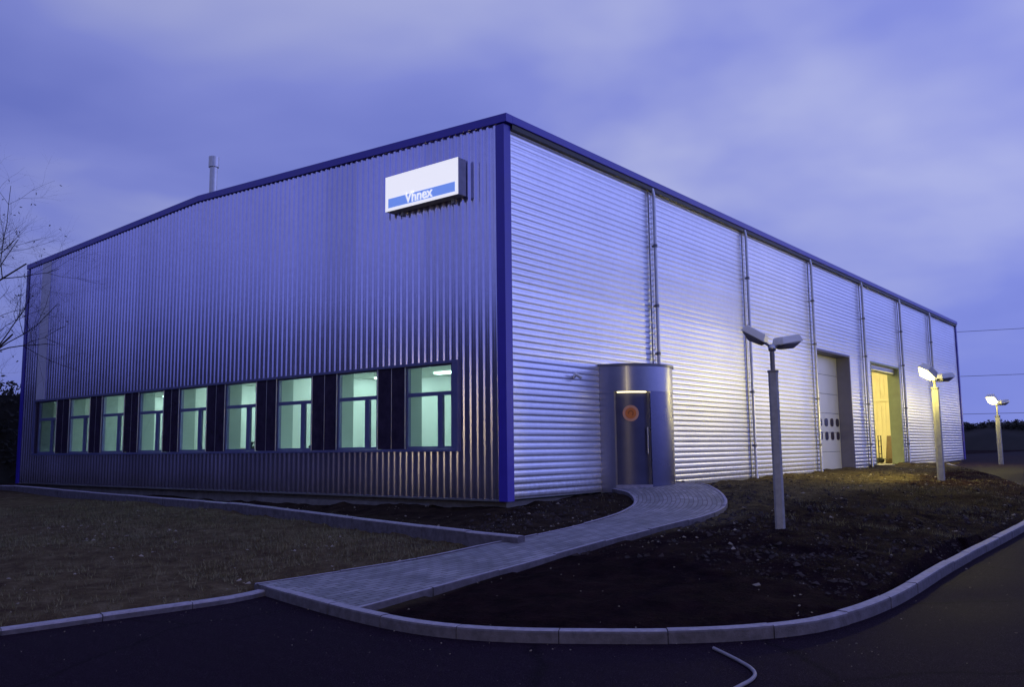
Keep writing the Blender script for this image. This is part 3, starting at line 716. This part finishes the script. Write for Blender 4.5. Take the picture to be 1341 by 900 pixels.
def phone(t):
    t.box(-.1,-.14,0,.1,.14,.05); t.tube([(0,-.13,.08),(0,.13,.08)],.025,8); t.box(-.02,.14,0,.02,.34,.02)
item('desk_phone',(.28,5.72,.906),'dark telephone on the sill of the third window from the right','telephone',phone)
# trolley and leaning board inside the open doorway
tr=thing('hand_trolley',(26.25,1.12,.1),'small dark hand trolley standing just inside the open lit doorway','trolley')
b=MB(); b.tube([(-.2,0,.2),(-.2,.0,1.15),(.2,0,1.15),(.2,0,.2)],.022,8)
for z in (.4,.7,.95): b.tube([(-.2,0,z),(.2,0,z)],.015,8)
b.build('frame',M['screen'],tr)
b=MB(); b.box(-.24,-.32,.16,.24,.02,.19); b.build('toe_plate',M['screen'],tr)
for s_ in (-.26,.26): b=MB(); b.tube([(s_-.03,.05,.12),(s_+.03,.05,.12)],.12,16); b.build('wheel',M['black'],tr)
b=MB(); b.hexa([(26.5,.75,.1),(26.56,.75,.1),(26.56,1.0,.1),(26.5,1.0,.1),(26.9,.75,1.25),(26.94,.75,1.24),(26.94,1.0,1.24),(26.9,1.0,1.25)])
o=b.build('wooden_board',M['wood'],None,(26.5,.9,.1)); tag(o,'brown wooden board leaning inside the open lit doorway','board')

# hose on the road
hp=[(-5.43,-6.52),(-5.58,-6.72),(-5.70,-6.87),(-5.82,-7.0),(-5.95,-7.09),(-6.10,-7.13),(-6.27,-7.13),(-6.6,-7.12)]
hc=catmull(hp,8); b=MB(); b.tube([(p[0],p[1],float(zr(p[0]))+.014) for p in hc],.014,8)
o=b.build('hose',M['hose'],None,(-5.9,-7.0,float(zr(-5.9)))); tag(o,'short pale hose curling across the dark road near the kerb','hose')

# ------------------------------------------------------------------ tree at the left
def tree(loc):
    t=thing('bare_tree',loc,'tall bare tree with fine twigs beyond the far left corner of the hall','tree')
    tb=MB(); tw=MB(); lf=MB()
    def grow(p,d,L,r,lev):
        n=5 if lev<3 else 4; pts=[p]; rad=[r]; dd=d.copy()
        for i in range(n):
            dd=(dd+Vector((random.gauss(0,.16),random.gauss(0,.16),random.gauss(.03,.12)))).normalized()
            pts.append(pts[-1]+dd*L/n); rad.append(r*(1-.55*(i+1)/n))
        (tb if lev<2 else tw).tube(pts,rad,7 if lev<2 else (5 if lev<4 else 3),cap=lev<2)
        if lev>=5:
            if random.random()<.10:
                for q in pts[-1:]:
                    a=Vector((random.gauss(0,1),random.gauss(0,1),random.gauss(0,1))).normalized()*.05; c=a.orthogonal().normalized()*.035
                    lf.add([q,q+a+c,q+a*2,q+a-c],[(0,1,2,3)])
            return
        k=random.randint(4,5) if lev else 8
        for j in range(k):
            f=random.uniform(.35,1.0) if lev else random.uniform(.42,1.0)
            i=min(n,max(1,int(f*n))); q=pts[i]
            ax=dd.orthogonal(); ax.rotate(Matrix.Rotation(random.uniform(0,2*math.pi),3,dd))
            ang=random.uniform(.45,1.0); nd=(dd*math.cos(ang)+ax*math.sin(ang)); nd.z+=.10; nd.normalize()
            grow(q,nd,L*random.uniform(.52,.72) if lev else L*random.uniform(.35,.5),rad[i]*random.uniform(.5,.7),lev+1)
    grow(Vector((0,0,-.2)),Vector((0,0,1)),8.2,.13,0)
    tb.build('trunk',M['bark'],t); tw.build('crown',M['bark'],t); lf.build('withered_leaves',M['bark'],t)
random.seed(19); tree((-3.45,20.3,float(S(-3.45,20.3))))
random.seed(11)

# hedge beyond the left corner
def leafmass(b,cx,cy,cz,rx,ry,rz,n,size):
    for _ in range(n):
        v=rng.normal(size=3); v/=np.linalg.norm(v); v*=rng.uniform(.75,1.02)
        p=Vector((cx+v[0]*rx,cy+v[1]*ry,cz+v[2]*rz))
        a=Vector(rng.normal(size=3)).normalized()*size*rng.uniform(.6,1.4); c=a.orthogonal().normalized()*size*.5
        b.add([p-a,p+c,p+a,p-c],[(0,1,2,3)])
hg=thing('hedge',(-3,22.6,-.2),'tall dark overgrown hedge past the far left corner of the hall','hedge')
b=MB()
for i in range(14):
    x=-9+i*.75+random.uniform(-.2,.2); h=random.uniform(1.55,1.8)
    leafmass(b,x,22.6+random.uniform(-.3,.3),h,1.0,.9,h+.05,900,.10)
hg_l=hg.location
b.build('foliage',M['leafdark'],hg,hg_l)
b=MB()
for i in range(14): b.tube([(-9+i*.75,22.6,-.3),(-9+i*.75,22.6,1.6)],.06,6)
b.box(-9.6,22.1,-.3,1.3,23.1,2.9)
b.build('branches',M['leafdark'],hg,hg_l)

# ring of low dark rising ground closing the horizon, raised where unseen to darken the gable
def hills():
    n=360; c=(10,5); vs=[];fs=[]; K=5
    for i in range(n+1):
        a=2*math.pi*i/n; ca,sa=math.cos(a),math.sin(a)
        toL=max(0,ca*(-.776)+sa*.62); behind=max(0,ca*(-.8)+sa*(-.6))
        H=2.9+.9*float(vnoise(i*.13,0,5))+.7*float(vnoise(i*.5,0,6))+.35*float(vnoise(i*1.9,0,8))
        H+=17*toL**2.5+5*behind**3  # unseen ground raised left and behind, shaped to darken the gable's reflections
        r0=92
        for k,(dr,f) in enumerate(((0,-.4),(5,.55),(10,.92),(18,1.0),(60,1.05))):
            vs.append((c[0]+(r0+dr)*ca,c[1]+(r0+dr)*sa,-.3+H*f*(1 if f<0 else 1)))
    for i in range(n):
        for k in range(K-1): q=i*K+k; fs.append((q,q+1,q+K+1,q+K))
    b=MB(); b.add(vs,fs,True); tag(b.build('hills',M['hill']),kind='structure')
    # scrub along the crest seen to the right of the hall
    b=MB()
    for i in range(-30,8):
        a=R(i*1.0+2); r=101
        for q in range(3):
            aa=a+R(random.uniform(-.6,.6)); x,y=c[0]+r*math.cos(aa),c[1]+r*math.sin(aa)
            h=random.uniform(.3,.8); leafmass(b,x,y,3.0,1.2,1.2,h,60,.25)
    tag(b.build('scrub',M['leafdark']),kind='stuff')
hills()

# power lines
pp=[(92,-38),(70,45)]
pole0=None
for k,(x,y) in enumerate(pp):
    t=thing('utility_pole',(x,y,0),('wooden utility pole beyond the right edge carrying three cables','wooden utility pole hidden behind the hall carrying three cables')[k],'utility pole','poles of the power line')
    b=MB(); b.tube([(0,0,-.5),(0,0,13.5)],[.18,.11],10); b.build('pole',M['polewood'],t)
    for z in (12.2,7.9,4.3): b=MB(); b.box(-.06,-.5,z-.06,.06,.5,z+.06); b.build('bracket',M['polewood'],t)
for z,nm in ((12.2,'highest'),(7.9,'middle'),(4.3,'lowest')):
    b=MB(); pts=[]
    for i in range(25):
        f=i/24; pts.append((pp[0][0]+(pp[1][0]-pp[0][0])*f,pp[0][1]+(pp[1][1]-pp[0][1])*f,z+.06-3.2*f*(1-f)*.9))
    b.tube(pts,.022,5); o=b.build('overhead_cable',M['wire'],None,(pp[0][0],pp[0][1],z)); tag(o,f'{nm} of the three thin dark cables in the sky right of the hall','cable','overhead cables')

# ------------------------------------------------------------------ rubble and grass
def on_verge(n,x0,x1,y0,y1,dens=None):
    x=rng.uniform(x0,x1,n); y=rng.uniform(y0,y1,n)
    ok=inpoly(x,y,verge)&~inpoly(x,y,pathpoly)&(seg_dist(x,y,[tuple(p) for p in klines[::2]])>.12)&(seg_dist(x,y,[tuple(p) for p in PL[::4]])>.08)&(seg_dist(x,y,[tuple(p) for p in PR[::4]])>.08)
    ok&=~((x>-.05)&(y>-.08)); ok&=seg_dist(x,y,[tuple(p) for p in upper_kerb[::2]])>.12
    if dens is not None: ok&=rng.uniform(0,1,n)<dens(x,y)
    return x[ok],y[ok]
from mathutils.bvhtree import BVHTree
_bv=BVHTree.FromPolygons([tuple(v.co) for v in ground.data.vertices],[tuple(p.vertices) for p in ground.data.polygons])
def gz(x,y):
    h=_bv.ray_cast(Vector((x,y,5)),Vector((0,0,-1)))[0]; return h.z if h else 0
def rubble():
    b=MB()
    cl=lambda x,y: .15+.85*(vnoise(x*.9,y*.9,11)>.55)
    x,y=on_verge(9000,-14,24,-7.2,9,cl)
    for px,py in zip(x,y):
        s_=min(.032,.006*math.exp(rng.exponential(.5))); z=gz(px,py)
        pts=[]
        for dx,dy,dz in ((-1,0,0),(0,-1,0),(1,0,0),(0,1,0),(.2,.1,1),(0,0,-1)):
            pts.append((px+s_*(dx+rng.normal(0,.25))*1.2,py+s_*(dy+rng.normal(0,.25))*1.2,z+s_*(.25+dz*.7+rng.normal(0,.12))))
        b.add(pts,[(0,1,4),(1,2,4),(2,3,4),(3,0,4),(1,0,5),(2,1,5),(3,2,5),(0,3,5)])
    for _ in range(380):
        i=rng.integers(0,len(klines)-1); p=klines[i]+(klines[i+1]-klines[i])*rng.uniform(); q=p+rng.normal(0,.5,2)*rng.uniform(.2,2.2)+np.array([-.1,-.35])
        if inpoly(q[0],q[1],verge) or q[0]<-13 or q[0]>9: continue
        s_=min(.016,.003*math.exp(rng.exponential(.5))); z=float(zr(q[0])); pts=[]
        for dx,dy,dz in ((-1,0,0),(0,-1,0),(1,0,0),(0,1,0),(.2,.1,1),(0,0,-1)): pts.append((q[0]+s_*(dx+rng.normal(0,.25)),q[1]+s_*(dy+rng.normal(0,.25)),z+s_*(.3+dz*.7)))
        b.add(pts,[(0,1,4),(1,2,4),(2,3,4),(3,0,4),(1,0,5),(2,1,5),(3,2,5),(0,3,5)])
    tag(b.build('rubble',M['stone']),kind='stuff')
rubble()
def clods():
    b=MB()
    x,y=on_verge(26000,-7,16,-7.2,-.2,lambda x,y:(.25+.75*(vnoise(x*1.3,y*1.3,41)>.45))*(x>-2.6+.1*y)*np.clip((9-x)/6,.25,1))
    for px,py in zip(x,y):
        s_=min(.05,.009*math.exp(rng.exponential(.5))); z=gz(px,py); pts=[]
        for dx,dy,dz in ((-1,-.3,0),(0,-1,.1),(1,.2,0),(.1,1,.1),(.25,-.1,.8),(-.3,.2,.65)):
            pts.append((px+s_*(dx+rng.normal(0,.25)),py+s_*(dy+rng.normal(0,.25)),z+s_*(dz-.12+rng.normal(0,.1))))
        b.add(pts,[(0,1,5),(1,4,5),(1,2,4),(2,3,4),(3,5,4),(3,0,5)])
    tag(b.build('soil_clods',M['clod']),kind='stuff')
clods()
def grass():
    b=MB()
    dl=lambda x,y: np.where(x<-2.2+.1*y,.30+.7*(vnoise(x*.8,y*.8,21)>.45),0)
    dr=lambda x,y: np.where((y<-2.2)&(x>1)&(x<14),1.0*(vnoise(x*.9,y*.9,23)>.5),.08)*(x>-2)
    for (n,box,dn) in ((30000,(-14,-1.2,-2.3,12),dl),(9000,(-1,22,-7,-.3),dr)):
        x,y=on_verge(n,*box,dn)
        for px,py in zip(x,y):
            z=gz(px,py)
            for k in range(3):
                a=rng.uniform(0,6.28); h=rng.uniform(.02,.075); l=rng.uniform(.01,.06); w=.005
                qx,qy=px+rng.normal(0,.03),py+rng.normal(0,.03); ca,sa=math.cos(a),math.sin(a)
                b.add([(qx-sa*w,qy+ca*w,z-.005),(qx+sa*w,qy-ca*w,z-.005),(qx+ca*l,qy+sa*l,z+h)],[(0,1,2)])
    tag(b.build('grass',M['grassblade']),kind='stuff')
grass()

# ------------------------------------------------------------------ sky, sun, camera
SKYW=23.8
SUN_EL,SUN_DIR=R(4),Vector((.62,-.78,0))
SUN_ROT=math.atan2(SUN_DIR.x,SUN_DIR.y)
wd=D.worlds.new('World'); SC.world=wd; wd.use_nodes=True
nt=wd.node_tree; L=nt.links; bg=nt.nodes['Background']
sky=N(nt,'ShaderNodeTexSky',sky_type='NISHITA'); sky.sun_disc=False; sky.sun_elevation=SUN_EL; sky.sun_rotation=SUN_ROT; sky.air_density=1.2; sky.dust_density=.6; sky.ozone_density=4
tc=N(nt,'ShaderNodeTexCoord'); sx=N(nt,'ShaderNodeSeparateXYZ'); L.new(tc.outputs['Generated'],sx.inputs[0])
def math_(op,a,b=None,clamp=False):
    n=N(nt,'ShaderNodeMath',operation=op); n.use_clamp=clamp
    for i,v in enumerate((a,b)):
        if v is None: continue
        if isinstance(v,(int,float)): n.inputs[i].default_value=v
        else: L.new(v,n.inputs[i])
    return n.outputs[0]
zc=math_('MAXIMUM',sx.outputs['Z'],0.0); den=math_('ADD',zc,.22)
cx_=math_('DIVIDE',sx.outputs['X'],den); cy_=math_('DIVIDE',sx.outputs['Y'],den)
cb=N(nt,'ShaderNodeCombineXYZ'); L.new(cx_,cb.inputs[0]); L.new(cy_,cb.inputs[1])
n1=N(nt,'ShaderNodeTexNoise',noise_dimensions='4D'); n1.inputs['Scale'].default_value=1.0; n1.inputs['Detail'].default_value=4.5; n1.inputs['Roughness'].default_value=.5; n1.inputs['Distortion'].default_value=.3; n1.inputs['W'].default_value=SKYW; L.new(cb.outputs[0],n1.inputs['Vector'])
n2=N(nt,'ShaderNodeTexNoise',noise_dimensions='4D'); n2.inputs['Scale'].default_value=.45; n2.inputs['Detail'].default_value=3; n2.inputs['W'].default_value=SKYW+7; L.new(cb.outputs[0],n2.inputs['Vector'])
mixn=math_('ADD',math_('MULTIPLY',n1.outputs['Fac'],.6),math_('MULTIPLY',n2.outputs['Fac'],.4))
cr=ramp(nt,[(.42,(.165,.205,.62)),(.50,(.235,.275,.71)),(.585,(.41,.445,.765))]); L.new(mixn,cr.inputs['Fac'])
# darker, bluer band towards the horizon
hz=N(nt,'ShaderNodeMapRange',clamp=True); hz.inputs['From Min'].default_value=0; hz.inputs['From Max'].default_value=.30; L.new(sx.outputs['Z'],hz.inputs['Value'])
mh=N(nt,'ShaderNodeMix',data_type='RGBA'); L.new(hz.outputs['Result'],mh.inputs['Factor']); mh.inputs['A'].default_value=(.19,.235,.68,1); L.new(cr.outputs['Color'],mh.inputs['B'])
# afterglow side of the sky brighter, opposite side dimmer
dt=math_('ADD',math_('MULTIPLY',sx.outputs['X'],.62),math_('MULTIPLY',sx.outputs['Y'],-.78))
gl=N(nt,'ShaderNodeMapRange',clamp=True); gl.inputs['From Min'].default_value=-.95; gl.inputs['From Max'].default_value=.95; gl.inputs['To Min'].default_value=.78; gl.inputs['To Max'].default_value=1.22; L.new(dt,gl.inputs['Value'])
g2=N(nt,'ShaderNodeMapRange',clamp=True,interpolation_type='SMOOTHSTEP'); g2.inputs['From Min'].default_value=.55; g2.inputs['From Max'].default_value=.95; g2.inputs['To Min'].default_value=1; g2.inputs['To Max'].default_value=1.75; L.new(dt,g2.inputs['Value'])
gg=math_('MULTIPLY',gl.outputs['Result'],g2.outputs['Result'])
mg=N(nt,'ShaderNodeMix',data_type='RGBA',blend_type='MULTIPLY'); mg.inputs['Factor'].default_value=1; L.new(mh.outputs['Result'],mg.inputs['A']); L.new(gg,mg.inputs['B'])
# thin share of the clear twilight sky showing between the clouds
sk=N(nt,'ShaderNodeMix',data_type='RGBA',blend_type='MULTIPLY'); sk.inputs['Factor'].default_value=1; L.new(sky.outputs['Color'],sk.inputs['A']); sk.inputs['B'].default_value=(.03,.035,.11,1)
ms=N(nt,'ShaderNodeMix',data_type='RGBA'); ms.inputs['Factor'].default_value=.08; L.new(mg.outputs['Result'],ms.inputs['A']); L.new(sk.outputs['Result'],ms.inputs['B'])
L.new(ms.outputs['Result'],bg.inputs['Color']); bg.inputs['Strength'].default_value=1.02

sl=D.lights.new('sun','SUN'); sl.energy=.07; sl.angle=R(35); sl.color=(.60,.62,1.0)
so=D.objects.new('sun',sl); COL.objects.link(so)
sv=Vector((SUN_DIR.x*math.cos(SUN_EL),SUN_DIR.y*math.cos(SUN_EL),math.sin(R(14)))).normalized()
so.rotation_euler=sv.to_track_quat('Z','Y').to_euler()

cm=D.cameras.new('camera'); co=D.objects.new('camera',cm); COL.objects.link(co); SC.camera=co
f=Vector((0.77619371,0.61902364,0.11972076)); r=Vector((0.62453981,-0.7809101,-0.01137693)); d=Vector((0.08644856,0.08360108,-0.99274242))
mw=Matrix((( r.x,-d.x,-f.x,-12.08689849),(r.y,-d.y,-f.y,-9.79165746),(r.z,-d.z,-f.z,.9),(0,0,0,1)))
co.matrix_world=mw
cm.sensor_width=36; cm.lens=1140.29/1341*36; cm.clip_end=2000; cm.clip_start=.05

SC.view_settings.view_transform='Standard'; SC.view_settings.look='None'; SC.view_settings.exposure=0; SC.view_settings.gamma=1; SC.view_settings.use_curve_mapping=False
SC.cycles.use_denoising=True
try: SC.cycles.denoiser='OPENIMAGEDENOISE'
except Exception: pass
SC.cycles.sample_clamp_direct=8; SC.cycles.sample_clamp_indirect=6; SC.cycles.max_bounces=8; SC.cycles.transparent_max_bounces=12
SC.cycles.caustics_reflective=True; SC.cycles.caustics_refractive=False; SC.cycles.blur_glossy=.3
